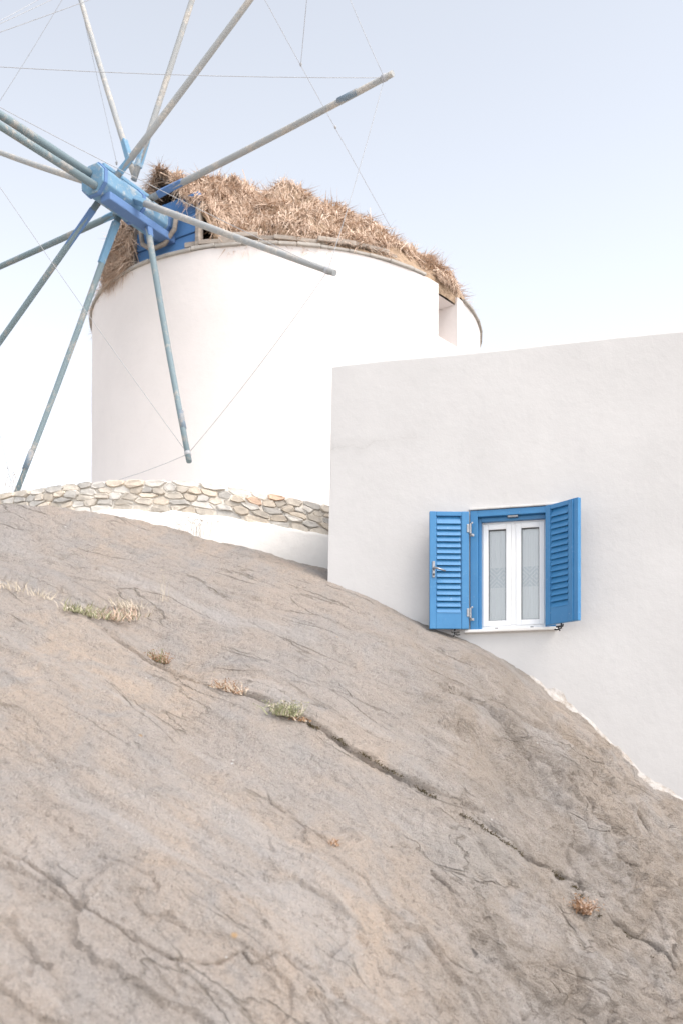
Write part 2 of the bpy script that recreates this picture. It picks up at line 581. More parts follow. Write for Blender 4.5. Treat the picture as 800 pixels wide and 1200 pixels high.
    wob = np.stack([fbm(S * 3 + 80, 5, .62), fbm(S * 3 + 120, 5, .62)], 1).reshape(*Y.shape, 2)
    Q = np.stack([PX, PY], -1) + wob * (5.5 * 6 / Y)[..., None] * .24
    tang = np.zeros(P.shape)
    gx_ = np.gradient(P, axis=1) / np.gradient(PX, axis=1)[..., None]; gy_ = np.gradient(P, axis=0) / np.gradient(PY, axis=0)[..., None]
    for pts, dep, w, lipz in cracks:
        pts = np.array(pts, float)
        lo, hi = pts.min(0) - 60, pts.max(0) + 60
        msk = (PX > lo[0]) & (PX < hi[0]) & (PY > lo[1]) & (PY < hi[1])
        q = Q[msk]
        perp = np.zeros((len(q), 2)); best = np.full(len(q), 1e9); sgn = np.zeros(len(q)); par = np.zeros(len(q))
        cum = 0; tot = np.linalg.norm(np.diff(pts, axis=0), axis=1).sum()
        for a, b in zip(pts[:-1], pts[1:]):
            ab = b - a; L = np.linalg.norm(ab)
            t = np.clip(((q - a) @ ab) / L ** 2, 0, 1)
            v = q - (a + t[:, None] * ab)
            dd = np.linalg.norm(v, axis=1)
            s = np.sign(ab[0] * v[:, 1] - ab[1] * v[:, 0])
            k = dd < best
            best[k] = dd[k]; sgn[k] = s[k]; perp[k] = np.array([-ab[1], ab[0]]) / L; par[k] = (cum + t[k] * L) / tot
            cum += L
        m = best * Y[msk] / F
        taper = np.clip(np.minimum(par, 1 - par) * (12 if len(pts) > 12 else 4), 0, 1) ** .6
        var = .55 + .9 * np.abs(noise(S.reshape(*Y.shape, 3)[msk] * 2.2 + 4))
        if len(pts) > 14: var = .8 + .35 * (var - .55)
        w = w * (.25 if len(pts) > 14 else .22); dep = dep * (.95 if len(pts) > 14 else .55); lipz = lipz * (.55 if len(pts) > 12 else .35)
        ww = (w * var * (.4 + .6 * taper) + .75 * Y[msk] / F)
        mm = m * np.where(sgn < 0, -1, 1)                 # negative = uphill side
        dd = -dep * 1.5 * np.exp(-((mm - .3 * ww) / ww) ** 2) * taper * var
        dd += lipz * np.where(sgn < 0, 1, -.2) * np.exp(-m / .09) * taper
        # uphill lip leans out over the cleft, the floor runs back beneath it
        td = (gx_[msk] * perp[:, :1] + gy_[msk] * perp[:, 1:])
        td /= np.linalg.norm(td, axis=1)[:, None] + 1e-9
        lean = 4.0 * w * np.exp(-((mm + 1.3 * ww) / (1.1 * ww)) ** 2) - 3.0 * w * np.exp(-((mm - .3 * ww) / (.8 * ww)) ** 2)
        tang[msk] += td * (lean * taper * var)[:, None]
        d[msk] += dd
    P = P + n0 * d[..., None] + tang
    # skirt behind the ridge and down to the ground in front
    back = []
    for k, (dy, dz) in enumerate([(.15, -.01), (.4, -.05), (.8, -.12), (1.3, -.2), (2.2, -1.6), (3.0, -6)]):
        b = P[-1].copy(); b[:, 1] += dy; b[:, 2] = np.maximum(b[:, 2] + dz, -1.9); b[:, 0] *= (1 + dy / 14); back.append(b)
    front = []
    for k, (s, dz) in enumerate([(.93, -.25), (.87, -.55), (.82, -.9), (.78, -2.5)]):
        b = P[0].copy(); b[:, :2] *= s; b[:, 2] = np.maximum(b[:, 2] + dz, -1.9); front.append(b)
    full = np.concatenate([np.array(front[::-1]), P, np.array(back)], 0)
    r, c = full.shape[:2]
    idx = np.arange(r * c).reshape(r, c)
    f = np.stack([idx[:-1, :-1], idx[:-1, 1:], idx[1:, 1:], idx[1:, :-1]], -1).reshape(-1, 4)
    me = bpy.data.meshes.new('rock_outcrop')
    me.vertices.add(r * c); me.vertices.foreach_set('co', full.reshape(-1))
    me.loops.add(f.size); me.loops.foreach_set('vertex_index', f.ravel())
    me.polygons.add(len(f)); me.polygons.foreach_set('loop_start', np.arange(0, f.size, 4))
    me.polygons.foreach_set('loop_total', np.full(len(f), 4)); me.update(calc_edges=True)
    me.validate()
    o = link('rock_outcrop', me, M_rock, None, True)
    tag(o, 'large rounded grey and tan boulder slope with long diagonal crack', kind='structure')
    return P, n0


ROCK, ROCKN = build_rock()
_rp = np.stack([400 + F * ROCK[..., 0] / ROCK[..., 1], HZ - F * ROCK[..., 2] / ROCK[..., 1]], -1)


def on_rock(px, py):
    d = np.linalg.norm(_rp - np.array([px, py]), axis=2)
    i = np.unravel_index(d.argmin(), d.shape)
    return Vector(ROCK[i]), Vector(ROCKN[i])


# ------------------------------------------------------------------ terrace with stone retaining wall
TC, TR = Vector((-1.9, 17.6, 0)), 4.6
tphi = [-80, -45, -29.7, -13, 0, 11.3, 22.4, 40, 70]
tz = [3.68, 3.74, 3.77, 3.79, 3.77, 3.66, 3.56, 3.45, 3.4]


def ttop(ph):
    return float(np.interp(math.degrees(ph), tphi, tz))


def T(arc, out, z):
    ph = arc / TR
    return Vector((TC.x + (TR + out) * math.sin(ph), TC.y - (TR + out) * math.cos(ph), z))


tw = thing('terrace_wall', 'curved dry stone retaining wall with whitewashed base below the windmill', 'stone wall', T(-.5, 0, 1.5))
HS = .36
# plaster base
arcs = np.linspace(-5.6, 4.2, 150)
vv, ff = [], []
for i, a in enumerate(arcs):
    zt = ttop(a / TR) - HS + .03 * float(noise(np.array([[a * 2.2, 3, 1]]))[0]) + .02 * float(noise(np.array([[a * 7, 8, 1]]))[0])
    for out, z in ((-.25, zt + .0), (.0, zt + .004), (.03, zt - .012), (.045, zt - .05), (.05, zt - .5), (.06, .6), (.06, -1.65)):
        w = .012 * float(noise(np.array([[a * 3, z * 3, 5]]))[0])
        vv.append(T(a, out + w, z))
for i in range(len(arcs) - 1):
    for k in range(6):
        a = i * 7 + k
        ff.append((a, a + 1, a + 8, a + 7))
pb = MB().add(vv, ff).build('plaster_base', M_base, tw, smooth=True)
# mortar core
vv, ff = [], []
for i, a in enumerate(arcs):
    zt = ttop(a / TR)
    for out, z in ((-.009, zt - HS - .05), (-.010, zt - .02), (-.07, zt + .002), (-.35, zt + .002), (-.40, zt - .05), (-.40, 3.2)):
        w = .012 * float(noise(np.array([[a * 6, z * 6, 9]]))[0])
        vv.append(T(a, out + w, z + w))
for i in range(len(arcs) - 1):
    for k in range(5):
        a = i * 6 + k
        ff.append((a, a + 1, a + 7, a + 6))
MB().add(vv, ff).build('mortar_core', M_mortar, tw, smooth=True)


def stone_mat(name, c):
    m, nt, bs = mat(name)
    v = coords(nt)
    oi = N(nt, 'ShaderNodeObjectInfo')
    n = ntex(nt, v, 9, 6, .65); n2 = ntex(nt, v, 40, 4, .65)
    cc = mixc(nt, ramp(nt, n, [(.3, G0), (.7, G1)]), tuple(x * .8 for x in c), tuple(min(.8, x * 1.2) for x in c))
    cc = mixc(nt, math_(nt, 'MULTIPLY', ramp(nt, n2, [(.58, G0), (.72, G1)]), .5), cc, (.66, .62, .55))
    k = math_(nt, 'ADD', math_(nt, 'MULTIPLY', oi.outputs['Random'], .4), .8)
    cm = N(nt, 'ShaderNodeVectorMath', operation='SCALE')
    nt.links.new(cc, cm.inputs[0]); nt.links.new(k, cm.inputs['Scale'])
    nt.links.new(cm.outputs[0], bs.inputs['Base Color'])
    bs.inputs['Roughness'].default_value = .9
    bump(nt, bs, math_(nt, 'ADD', n, math_(nt, 'MULTIPLY', n2, .4)), .7, .02)
    return m


M_st = [stone_mat('stone_beige', (.58, .53, .46)), stone_mat('stone_buff', (.61, .54, .45)), stone_mat('stone_grey', (.53, .51, .475)), stone_mat('stone_pale', (.65, .62, .57))]
M_red = stone_mat('stone_rust', (.60, .44, .33))


def clip_poly(poly, p, n):
    out = []
    for i in range(len(poly)):
        a, b = poly[i], poly[(i + 1) % len(poly)]
        da, db = (a - p) @ n, (b - p) @ n
        if da <= 0: out.append(a)
        if (da < 0 < db) or (db < 0 < da):
            out.append(a + (b - a) * da / (da - db))
    return out


def stones():
    r = random.Random(3)
    seeds = []
    rows = 5
    for k in range(rows):
        a = -4.6 + r.random() * .15
        while a < 3.2:
            w = r.choice([.11, .14, .17, .21, .27, .36])
            seeds.append((a + w / 2, (k + .5 + r.uniform(-.27, .27)) / rows * HS))
            a += w
    S = np.array(seeds)
    K = np.array([1., 2.3])            # flattish stones
    for i, s in enumerate(S):
        poly = [np.array(q) for q in ((s[0] - .5, -.02), (s[0] + .5, -.02), (s[0] + .5, HS + .005), (s[0] - .5, HS + .005))]
        for j in np.argsort(np.linalg.norm((S - s) * K, axis=1))[1:16]:
            mid = (S[j] + s) / 2
            n = (S[j] - s) * K ** 2
            poly = clip_poly(poly, mid, n)
            if len(poly) < 3: break
        if len(poly) < 3: continue
        poly = np.array(poly); c = poly.mean(0)
        # shrink for the joint, roughen corners
        q = []
        m = len(poly)
        for k in range(m):
            a, b = poly[k], poly[(k + 1) % m]
            L = np.linalg.norm(b - a)
            if L < .012: continue
            q.append(a * .82 + b * .18 if L > .05 else a)
            if L > .05: q.append(a * .18 + b * .82)
        if len(q) < 3: continue
        q = np.array(q)
        dist = np.linalg.norm(q - c, axis=1)
        gap = r.uniform(.001, .007)
        q = c + (q - c) * np.clip((dist - gap) / dist, .5, 1)[:, None]
        q += rng.normal(size=q.shape) * .004
        prot = r.uniform(-.004, .022)
        vv, ff = [], []
        n = len(q)
        for sc, o in ((1, -.12), (1, prot - .022), (.94, prot - .003), (.82, prot + r.uniform(0, .006))):
            for p in c + (q - c) * sc:
                zz = ttop(p[0] / TR) - HS + p[1]
                vv.append(T(p[0], o + r.uniform(-.006, .006), zz + r.uniform(-.003, .003)))
        for l in range(3):
            for k in range(n):
                a, b = l * n + k, l * n + (k + 1) % n
                ff.append((a, b, b + n, a + n))
        ff.append(tuple(3 * n + k for k in range(n)))
        px = 400 + F * vv[0].x / vv[0].y
        rel = s[1] / HS
        mt = r.choice(M_st)
        if (abs(px - 243) < 9 and rel > .6) or (abs(px - 293) < 8 and .4 < rel < .8) or (abs(px - 335) < 7 and rel > .7):
            mt = M_red
        MB().add(vv, ff).build('stone', mt, tw)


stones()
disc = MB()
ring = [(TC.x + 4.35 * math.cos(a), TC.y + 4.35 * math.sin(a), 3.42) for a in np.linspace(0, 2 * math.pi, 72, endpoint=False)]
low = [(x, y, -1.7) for x, y, z in ring]
disc.add(ring + low, [tuple(range(72))] + [(k, 72 + k, 72 + (k + 1) % 72, (k + 1) % 72) for k in range(72)])
tag(disc.build('terrace_floor', M_terrace), 'pale terrace floor around the windmill base', kind='structure')

# ------------------------------------------------------------------ windmill
CX, CY, RH = -.898, 18.415, 7.657
mill = thing('windmill', 'round whitewashed windmill with straw roof and blue hub carrying bare sail poles', 'windmill', (CX, CY, 3.42))


def rimz(ph):
    return RH - .023 * 3.2 * math.sin(ph) + .010 * 3.2 * math.cos(ph)


def W(ph, r, z):
    return Vector((CX + r * math.sin(ph), CY - r * math.cos(ph), z))


RW = 3.165
NA, NB, NZ = math.radians(47), math.radians(56.3), 6.92
phs = sorted(list(np.radians(np.arange(-180, 180, 2.5))) + [NA, NB])
phs = [p for p in phs if not (NA < p < NB)]
nl = 34
vv, ff = [], []
for p in phs:
    zt = rimz(p) - .03
    for k in range(nl):
        t = k / (nl - 1)
        z = 3.4 + (zt - 3.4) * t
        w = .012 * float(noise(np.array([[p * 4, z * 1.2, 2]]))[0]) + .004 * float(noise(np.array([[p * 14, z * 4, 7]]))[0])
        vv.append(W(p, RW + w, z))
nph = len(phs)
kz = int((NZ - 3.4) / (RH - 3.4) * (nl - 1))
tower = MB()
ia = phs.index(NA)
for i in range(nph):
    j = (i + 1) % nph
    for k in range(nl - 1):
        if i == ia and k >= kz: continue
        ff.append((i * nl + k, j * nl + k, j * nl + k + 1, i * nl + k + 1))
tower.add(vv, ff)
zk = vv[ia * nl + kz].z
# jambs, back and sill of the small notch window at the wall top
D = .55
for p, flip in ((NA, 0), (NB, 1)):
    i = phs.index(p)
    for k in range(kz, nl - 1):
        a, b = vv[i * nl + k], vv[i * nl + k + 1]
        q = [a, b, W(p, RW - D, b.z), W(p, RW - D, a.z)]
        tower.add(q, [(0, 1, 2, 3) if not flip else (3, 2, 1, 0)])
zt = rimz(NA) - .03
tower.add([W(NA, RW - D, zk), W(NB, RW - D, zk), W(NB, RW - D, zt), W(NA, RW - D, zt)], [(0, 1, 2, 3)])
ib = phs.index(NB)
tower.add([vv[ia * nl + kz], vv[ib * nl + kz], W(NB, RW - D, zk), W(NA, RW - D, zk)], [(0, 1, 2, 3)])
tower.add([W(NA, RW - .05, zt - .12), W(NB, RW - .05, zt - .12), W(NB, RW - D, zt - .12), W(NA, RW - D, zt - .12)], [(0, 1, 2, 3)])
tower.build('tower_wall', M_tower, mill, smooth=False)
mill.children[0].data.polygons.foreach_set('use_smooth', [i < (nph) * (nl - 1) - (nl - 1 - kz) for i in range(len(mill.children[0].data.polygons))])
# rim of thin slabs
r = random.Random(11)
a = -math.pi
while a < math.pi - .05:
    w = r.uniform(.07, .13)
    b = min(a + w, math.pi)
    if not (b > NA + .01 and a < NB - .01):
        h, o = r.uniform(.038, .048), r.uniform(.035, .05)
        m = MB()
        dz = r.uniform(-.006, .006)
        m.box(lambda x, y, z: W(x, y, rimz(x) + z + dz), a, b - .0012, RW - .35, RW + o, -.028, -.028 + h)
        m.build('rim_slab', M_slate, mill, bevel=.008, seg=1)
    a = b
# weathered planks under the thatch at the front
for k in range(11):
    a = math.radians(-25 + k * 5.0 + r.uniform(-1, 1))
    m = MB()
    tz_ = r.uniform(.05, .12); tilt = r.uniform(-.08, .05); ln = r.uniform(.10, .18)
    m.box(lambda x, y, z: W(x, y, rimz(x) + z + tz_ + (x - a) * tilt * 3), a, a + ln, 2.55, RW - r.uniform(-.01, .10), 0, r.uniform(.04, .07))
    m.build('plank', M_plank, mill, bevel=.006, seg=1)

# axle frame
AZ, EL = math.radians(-33), math.radians(2)
AX = Vector((math.sin(AZ) * math.cos(EL), -math.cos(AZ) * math.cos(EL), math.sin(EL)))
AR = Vector((math.cos(AZ), math.sin(AZ), 0))          # to the right seen from the front
AU = AX.cross(AR) if AX.cross(AR).z > 0 else AR.cross(AX)
AO = Vector((CX, CY, 8.115))


def A(s, w, u):
    return AO + AX * s + AR * w + AU * u


# roof surface (low cone with a ridge running out over the axle)
def roof_z(x, y):
    dx, dy = x - CX, y - CY
    rr = np.hypot(dx, dy) / 3.15
    z = RH + .10 + .16 * np.exp(-((dx + .05) ** 2 + (dy + .9) ** 2) / .10) + 2.42 * np.clip(1 - rr, -.1, 1) ** .82 * (1 - .10 * np.clip(rr, 0, 1)) - .10 * rr
    s = dx * AX.x + dy * AX.y
    w = dx * AR.x + dy * AR.y
    rdg = 10.02 - .36 * s - np.where(w < 0, .42, .62) * np.abs(w) ** 1.25 / .55
    rdg = np.where(s > -.2, rdg, -10)
    return np.maximum(z, rdg)


def build_thatch():
    nr, na = 46, 200
    th = np.linspace(-np.pi, np.pi, na, endpoint=False)
    rr = np.linspace(0, 1, nr) ** .8 * 3.13
    Rr, Th = np.meshgrid(rr, th, indexing='ij')
    # the roof front reaches out a little over the axle
    k = np.exp(-((Th - AZ) / .17) ** 2)
    Rr = Rr * (1 + .07 * k)
    X = CX + Rr * np.sin(Th); Yy = CY - Rr * np.cos(Th)
    Z = roof_z(X, Yy)
    # hold the edge ring on the wall top away from the axle opening
    P = np.stack([X, Yy, Z], -1)
    S = P.reshape(-1, 3)
    lump = (.17 * fbm(S * 2.1, 3) + .07 * fbm(S * 6, 3)).reshape(Z.shape)
    P[..., 2] += lump * np.clip((3.2 - Rr) * 3, .2, 1)
    f = []
    idx = np.arange(nr * na).reshape(nr, na)
    for i in range(nr - 1):
        for j in range(na):
            f.append((idx[i, j], idx[i, (j + 1) % na], idx[i + 1, (j + 1) % na], idx[i + 1, j]))
    V = P.reshape(-1, 3)
    # eave drop
    base = len(V)
    eave = P[-1].copy()
    front = np.abs(th - AZ) < .20
    eave[:, 2] = np.where(front, eave[:, 2] - .18, np.minimum(eave[:, 2] - .05, RH + .03))
    nk_ = (th > NA - .08) & (th < NB + .03)
    eave[nk_, 2] = RH - .17
    V = np.concatenate([V, eave])
    for j in range(na):
        f.append((idx[-1, j], idx[-1, (j + 1) % na], base + (j + 1) % na, base + j))
    m = MB(); m.v = [tuple(v) for v in V]; m.f = [tuple(int(q) for q in t) for t in f]
    bed = m.build('thatch_bed', M_bed, mill, smooth=True)
    # straw blades
    n = 46000
    R2 = np.sqrt(rng.random(n)) * 3.08
    R2[:8000] = rng.uniform(2.8, 3.10, 8000)
    T2 = rng.uniform(-np.pi, np.pi, n)
    T2_ = (T2 > .55) & (T2 < 2.2); R2[T2_] = np.minimum(R2[T2_], rng.uniform(2.6, 2.93, T2_.sum()))
    n2 = 7500                                   # extra on the ridge over the axle
    s2 = rng.uniform(1.2, 3.35, n2); w2 = rng.normal(size=n2) * .38
    x = np.concatenate([CX + R2 * np.sin(T2), CX + s2 * AX.x + w2 * AR.x])
    y = np.concatenate([CY - R2 * np.cos(T2), CY + s2 * AX.y + w2 * AR.y])
    z = roof_z(x, y)
    e = .02
    gx = (roof_z(x + e, y) - roof_z(x - e, y)) / (2 * e); gy = (roof_z(x, y + e) - roof_z(x, y - e)) / (2 * e)
    nn = np.stack([-gx, -gy, np.ones_like(gx)], 1); nn /= np.linalg.norm(nn, axis=1)[:, None]
    P = np.stack([x, y, z], 1)
    P[:, 2] += .17 * fbm(P * 2.1, 3) + .07 * fbm(P * 6, 3)
    keep = (np.hypot(x - CX, y - CY) < 3.5)
    P, nn = P[keep], nn[keep]
    nh = 420
    th_ = rng.uniform(NA - .01, NB + .01, nh)
    Ph = np.stack([CX + 3.12 * np.sin(th_), CY - 3.12 * np.cos(th_), RH + rng.uniform(.03, .15, nh)], 1)
    th2 = np.radians(rng.uniform(-57, -43, 2600))
    xx, yy = CX + 3.13 * np.sin(th2), CY - 3.13 * np.cos(th2)
    zt2 = roof_z(xx, yy)
    Ph2 = np.stack([xx + rng.normal(size=2600) * .03, yy + rng.normal(size=2600) * .03, RH + .08 + (zt2 - RH) * rng.random(2600)], 1)
    Ph = np.concatenate([Ph, Ph2]); th_ = np.concatenate([th_, th2])
    P = np.concatenate([P, Ph]); nn = np.concatenate([nn, np.stack([np.sin(th_), -np.cos(th_), .4 + 0 * th_], 1)]); n = len(P)
    down = np.stack([-nn[:, 2] * 0 + nn[:, 0], nn[:, 1], -(nn[:, 0] ** 2 + nn[:, 1] ** 2) / np.maximum(nn[:, 2], .3)], 1)
    out = P[:, :2] - np.array([CX, CY]); out /= np.linalg.norm(out, axis=1)[:, None] + 1e-6
    down[:, :2] += out * .25
    down /= np.linalg.norm(down, axis=1)[:, None] + 1e-6
    clump = np.stack([noise(P * 3.3 + i * 40) for i in (1, 2, 3)], 1)
    dirv = down + clump * 1.1 + rng.normal(size=(n, 3)) * .5 + nn * rng.uniform(-.10, .28, (n, 1))
    dirv /= np.linalg.norm(dirv, axis=1)[:, None]
    ln = rng.uniform(.16, .46, n); ln[-(nh + 2600):-2600] *= .55; ln[rng.random(n) < .03] *= 1.5
    wd = rng.uniform(.0025, .0075, n)
    side = np.cross(dirv, nn + rng.normal(size=(n, 3)) * .5); side /= np.linalg.norm(side, axis=1)[:, None]
    a = P - dirv * (ln * .35)[:, None] + nn * .012
    b = P + nn * rng.uniform(.01, .05, (n, 1))
    c = P + dirv * (ln * .65)[:, None] + nn * rng.uniform(.0, .05, (n, 1)) + np.array([0, 0, -.04])
    V = np.stack([a - side * wd[:, None], a + side * wd[:, None], b - side * wd[:, None], b + side * wd[:, None], c], 1)
    me = bpy.data.meshes.new('straw')
    F4 = np.arange(n)[:, None] * 5 + np.array([0, 1, 3, 2]); F3 = np.arange(n)[:, None] * 5 + np.array([2, 3, 4])
    loops = np.concatenate([F4.ravel(), F3.ravel()])
    me.vertices.add(n * 5); me.vertices.foreach_set('co', V.ravel())
    me.loops.add(len(loops)); me.loops.foreach_set('vertex_index', loops)
    me.polygons.add(2 * n)
    me.polygons.foreach_set('loop_start', np.concatenate([np.arange(n) * 4, 4 * n + np.arange(n) * 3]))
    me.polygons.foreach_set('loop_total', np.concatenate([np.full(n, 4), np.full(n, 3)]))
    me.update(calc_edges=True)
    tint = np.repeat(rng.random(n), 5).astype(np.float32)
    at_ = me.attributes.new('tint', 'FLOAT', 'POINT'); at_.data.foreach_set('value', tint)
    m, nt, bs = mat('straw')
    an = N(nt, 'ShaderNodeAttribute', attribute_name='tint')
    v = coords(nt)
    big = ntex(nt, v, 3.5, 4, .6)
    t = math_(nt, 'ADD', math_(nt, 'MULTIPLY', an.outputs['Fac'], .6), math_(nt, 'MULTIPLY', big, .4))
    c = ramp(nt, t, [(.12, (.28, .18, .11)), (.32, (.48, .345, .255)), (.60, (.61, .47, .365)), (.85, (.74, .61, .50))])
    nt.links.new(c, bs.inputs['Base Color'])
    bs.inputs['Roughness'].default_value = .8
    tag(link('straw', me, m, mill), kind='stuff')


build_thatch()

# blue boarded front where the axle enters the roof
for k, (u0, u1) in enumerate([(-.50, -.22), (-.21, .06), (.07, .36)]):
    m = MB()
    m.box(A, 2.93, 3.00 + .015 * (k % 2), -.52, .62, u0, u1)
    m.build('dormer_board', M_dorm, mill, bevel=.01)
m = MB(); m.box(A, 2.96, 3.06, .625, .70, -.5, .12)
m.build('dormer_post', M_plank, mill, bevel=.01)
m = MB(); m.box(A, 2.96, 3.06, -.62, -.53, -.5, .30)
m.build('dormer_post', M_plank, mill, bevel=.01)
# bent wooden bearing under the axle
m = MB(); m.tube([A(3.12, -.36, .05), A(3.12, -.30, -.2), A(3.12, -.12, -.33), A(3.12, .12, -.31), A(3.12, .30, -.15), A(3.12, .34, .08)], .036, 8)
m.build('axle_bearing', M_plank, mill, smooth=True)

# hub: squared beam with chamfered edges and iron collars
def prism(m, s0, s1, r0, r1, n=8, ph=math.pi / 8, cu=0, cw=0):
    vv = [A(s, cw + rr * math.cos(ph + 2 * math.pi * k / n), cu + rr * math.sin(ph + 2 * math.pi * k / n)) for s, rr in ((s0, r0), (s1, r1)) for k in range(n)]
    ff = [(k, (k + 1) % n, n + (k + 1) % n, n + k) for k in range(n)] + [tuple(range(n - 1, -1, -1)), tuple(range(n, 2 * n))]
    m.add(vv, ff)


m = MB(); prism(m, 2.7, 4.42, .235, .215); hub = m.build('hub_beam', M_hub, mill, bevel=.015)
for s in (3.10, 3.62, 4.34):
    m = MB(); prism(m, s, s + .055, .25 - .012 * (s - 3), .248 - .012 * (s - 3)); m.build('hub_collar', M_hub2, hub, bevel=.006)
# long cheek timber bolted along the lower right of the hub
m = MB(); m.box(A, 3.0, 4.30, .04, .22, -.28, -.17); m.build('hub_cheek', M_hub2, hub, bevel=.015)
m = MB(); m.box(A, 3.35, 4.30, -.09, .10, .20, .255); m.build('hub_cheek', M_hub, hub, bevel=.012)

BOW = A(7.13, 0, -.06)
BOW = at(-99, 72, BOW.y)
bs0 = A(4.30, -.05, .08)
m = MB(); m.tube([bs0, bs0.lerp(BOW, .5) + Vector((0, 0, .02)), BOW + (BOW - bs0).normalized() * .35], [.056, .051, .044], 10)
m.build('bowsprit', M_teal, mill, smooth=True)
s0 = at(122, 224, A(4.15, .1, -.2).y - .08)
m = MB(); m.tube([s0, BOW + Vector((0, 0, -.12))], [.052, .045], 10)
m.build('bowsprit_strut', M_teal, mill, smooth=True)

# sail poles: (inner px, inner py, axle position s, tip px, tip py, tip depth, material, socket length)
poles = [
    ('A', 176, 233, 3.42, 460, 86, 13.01, M_grey, .34),
    ('L', 150, 231, 3.72, 392, 320, 12.75, M_grey, .14),
    ('K', 171, 250, 3.45, 222, 541, 13.94, M_teal, .16),
    ('J', 142, 246, 3.72, 14, 592, 15.12, M_teal, .50),
    ('H', 119, 232, 4.12, -92, 530, 16.43, M_teal, .48),
    ('I', 146, 246, 3.55, -83, 349, 17.72, M_teal, .10),
    ('G', 118, 218, 3.90, -36, 165, 17.62, M_grey, .10),
    ('D', 158, 206, 3.30, 86, -32, 17.11, M_grey, .40),
    ('C', 157, 211, 3.50, 260, -109, 15.38, M_grey, .30),
    ('B', 131, 215, 4.05, 377, -115, 13.68, M_grey, .12),
]
tips = {}
ropes = MB
r = random.Random(5)
for nm, bx, by, s, tx, ty, tY, mt, sk in poles:
    c = A(s, 0, 0)
    tip = at(tx, ty, tY)
    dc = (tip - c).normalized()
    base = at(bx, by, c.y + dc.y * .12)
    d = (tip - base).normalized()
    L = (tip - base).length
    sag = Vector((r.uniform(-.015, .015), r.uniform(-.02, .02), r.uniform(-.03, -.005)))
    pts = [base + d * (L * t) + sag * math.sin(math.pi * t) for t in (0, .2, .4, .6, .8, 1)]
    tips[nm] = base + d * (L - .12)
    m = MB(); m.tube(pts, [.045, .044, .042, .040, .038, .036], 10)
    po = m.build('sail_pole', mt, mill, smooth=True, bevel=0)
    for p_ in po.data.polygons:
        if len(p_.vertices) > 4: p_.use_smooth = False
    # blue socket block lashed along the pole where it leaves the hub
    off = d.cross(AX).normalized() * .035
    m = MB(); m.tube([base + d * .18, base + d * (.30 + sk)], [.068, .058], 4)
    m.build('socket', M_hub2 if nm in 'AHK' else M_hub, po, bevel=.012)
    # worn sleeve near the tip
    if nm in 'AKJ':
        m = MB(); m.tube([base + d * (L - .80), base + d * (L - .52)], .0412, 10)
        m.build('sleeve', M_patch, po, smooth=True)
    m = MB(); m.tube([base + d * (L - .145), base + d * (L - .095)], .043, 10)
    m.build('rope_lashing', M_rope, po, smooth=True)


def rope(a, b, sag=.05, rad=.0038):
    m = MB()
    m.tube([a.lerp(b, t) + Vector((0, 0, -sag * 4 * t * (1 - t))) for t in np.linspace(0, 1, 9)], rad, 5)
    return m.build('rope', M_rope, mill, smooth=True)


order = 'ALKJHIGDCB'
for i, n in enumerate(order):
    rope(tips[n], tips[order[(i + 1) % len(order)]], .06 if n != 'K' else .12)
    rope(tips[n], BOW, .05)
# back stay from an upper pole to the roof, with a short tail and two knots
st_end = at(466, 282, 18.6)
rope(tips['C'], st_end, .02)
def on_seg(a, b, py):
    for t in np.linspace(0, 1, 400):
        p = a.lerp(b, t)
        if HZ - F * p.z / p.y > py: return p
k1 = on_seg(tips['C'], st_end, 75); k2 = on_seg(tips['C'], st_end, 148)
rope(tips['B'], k1, .0)
for k in (k1, k2):
    m = MB(); m.tube([k + Vector((0, 0, -.03)), k, k + Vector((0, 0, .03))], [.008, .022, .008], 7); m.build('knot', M_rope, mill, smooth=True)
kt = at(137, 191, tips['D'].y - 1.0)
rope(tips['D'], kt, .0)
m = MB(); m.tube([kt + Vector((0, 0, -.03)), kt, kt + Vector((0, 0, .03))], [.008, .02, .008], 7); m.build('knot', M_rope, mill, smooth=True)

# ------------------------------------------------------------------ house
house = thing('white_house', 'flat roofed white house with blue shuttered window behind the boulder', 'house', H(3, -1.5, -1.6))
S0, S1 = wall_s(550.5), wall_s(651)
Yc = wall_Y(600)
def zat(px, py): return (HZ - py) / F * wall_Y(px)
ZT = zat(388, 429)
Z1 = zat(551, 599); Z0 = zat(548, 739)
LW = 9.0
ss = sorted(set([round(x, 4) for x in np.linspace(0, LW, 46)] + [S0, S1]))
ss = [x for x in ss if x in (S0, S1) or min(abs(x - S0), abs(x - S1)) > .06]
zs = [-1.65, 0, Z0, (Z0 + Z1) / 2, Z1, 3.4, 4.1, ZT]
vv, ff = [], []
for s in ss:
    for z in zs:
        b = .045 * (z - zat(382, 685)) / (ZT - zat(382, 685)) if s == 0 and z > 0 else 0
        j = .006 * float(noise(np.array([[s * 1.7, z, 3]]))[0]) if z not in (Z0, Z1) else 0
        dz = (.012 * float(noise(np.array([[s * .9, 5, 3]]))[0]) + .004 * float(noise(np.array([[s * 4, 5, 3]]))[0])) if z == ZT else 0
        vv.append(H(s + b, j, z + dz))
nz = len(zs)
hm = MB()
for i in range(len(ss) - 1):
    for k in range(nz - 1):
        if S0 - 1e-6 <= ss[i] < S1 - 1e-6 and Z0 - 1e-6 <= zs[k] < Z1 - 1e-6: continue
        ff.append((i * nz + k, (i + 1) * nz + k, (i + 1) * nz + k + 1, i * nz + k + 1))
# parapet top, back side of parapet
n0 = len(vv)
for i, s in enumerate(ss):
    t = vv[i * nz + nz - 1]
    vv.append(t - HN * .28); vv.append(t - HN * .28 - Vector((0, 0, .35)))
for i in range(len(ss) - 1):
    a, b = i * nz + nz - 1, (i + 1) * nz + nz - 1
    ff.append((a, b, n0 + 2 * (i + 1), n0 + 2 * i))
    ff.append((n0 + 2 * i, n0 + 2 * (i + 1), n0 + 2 * (i + 1) + 1, n0 + 2 * i + 1))
hm.add(vv, ff)
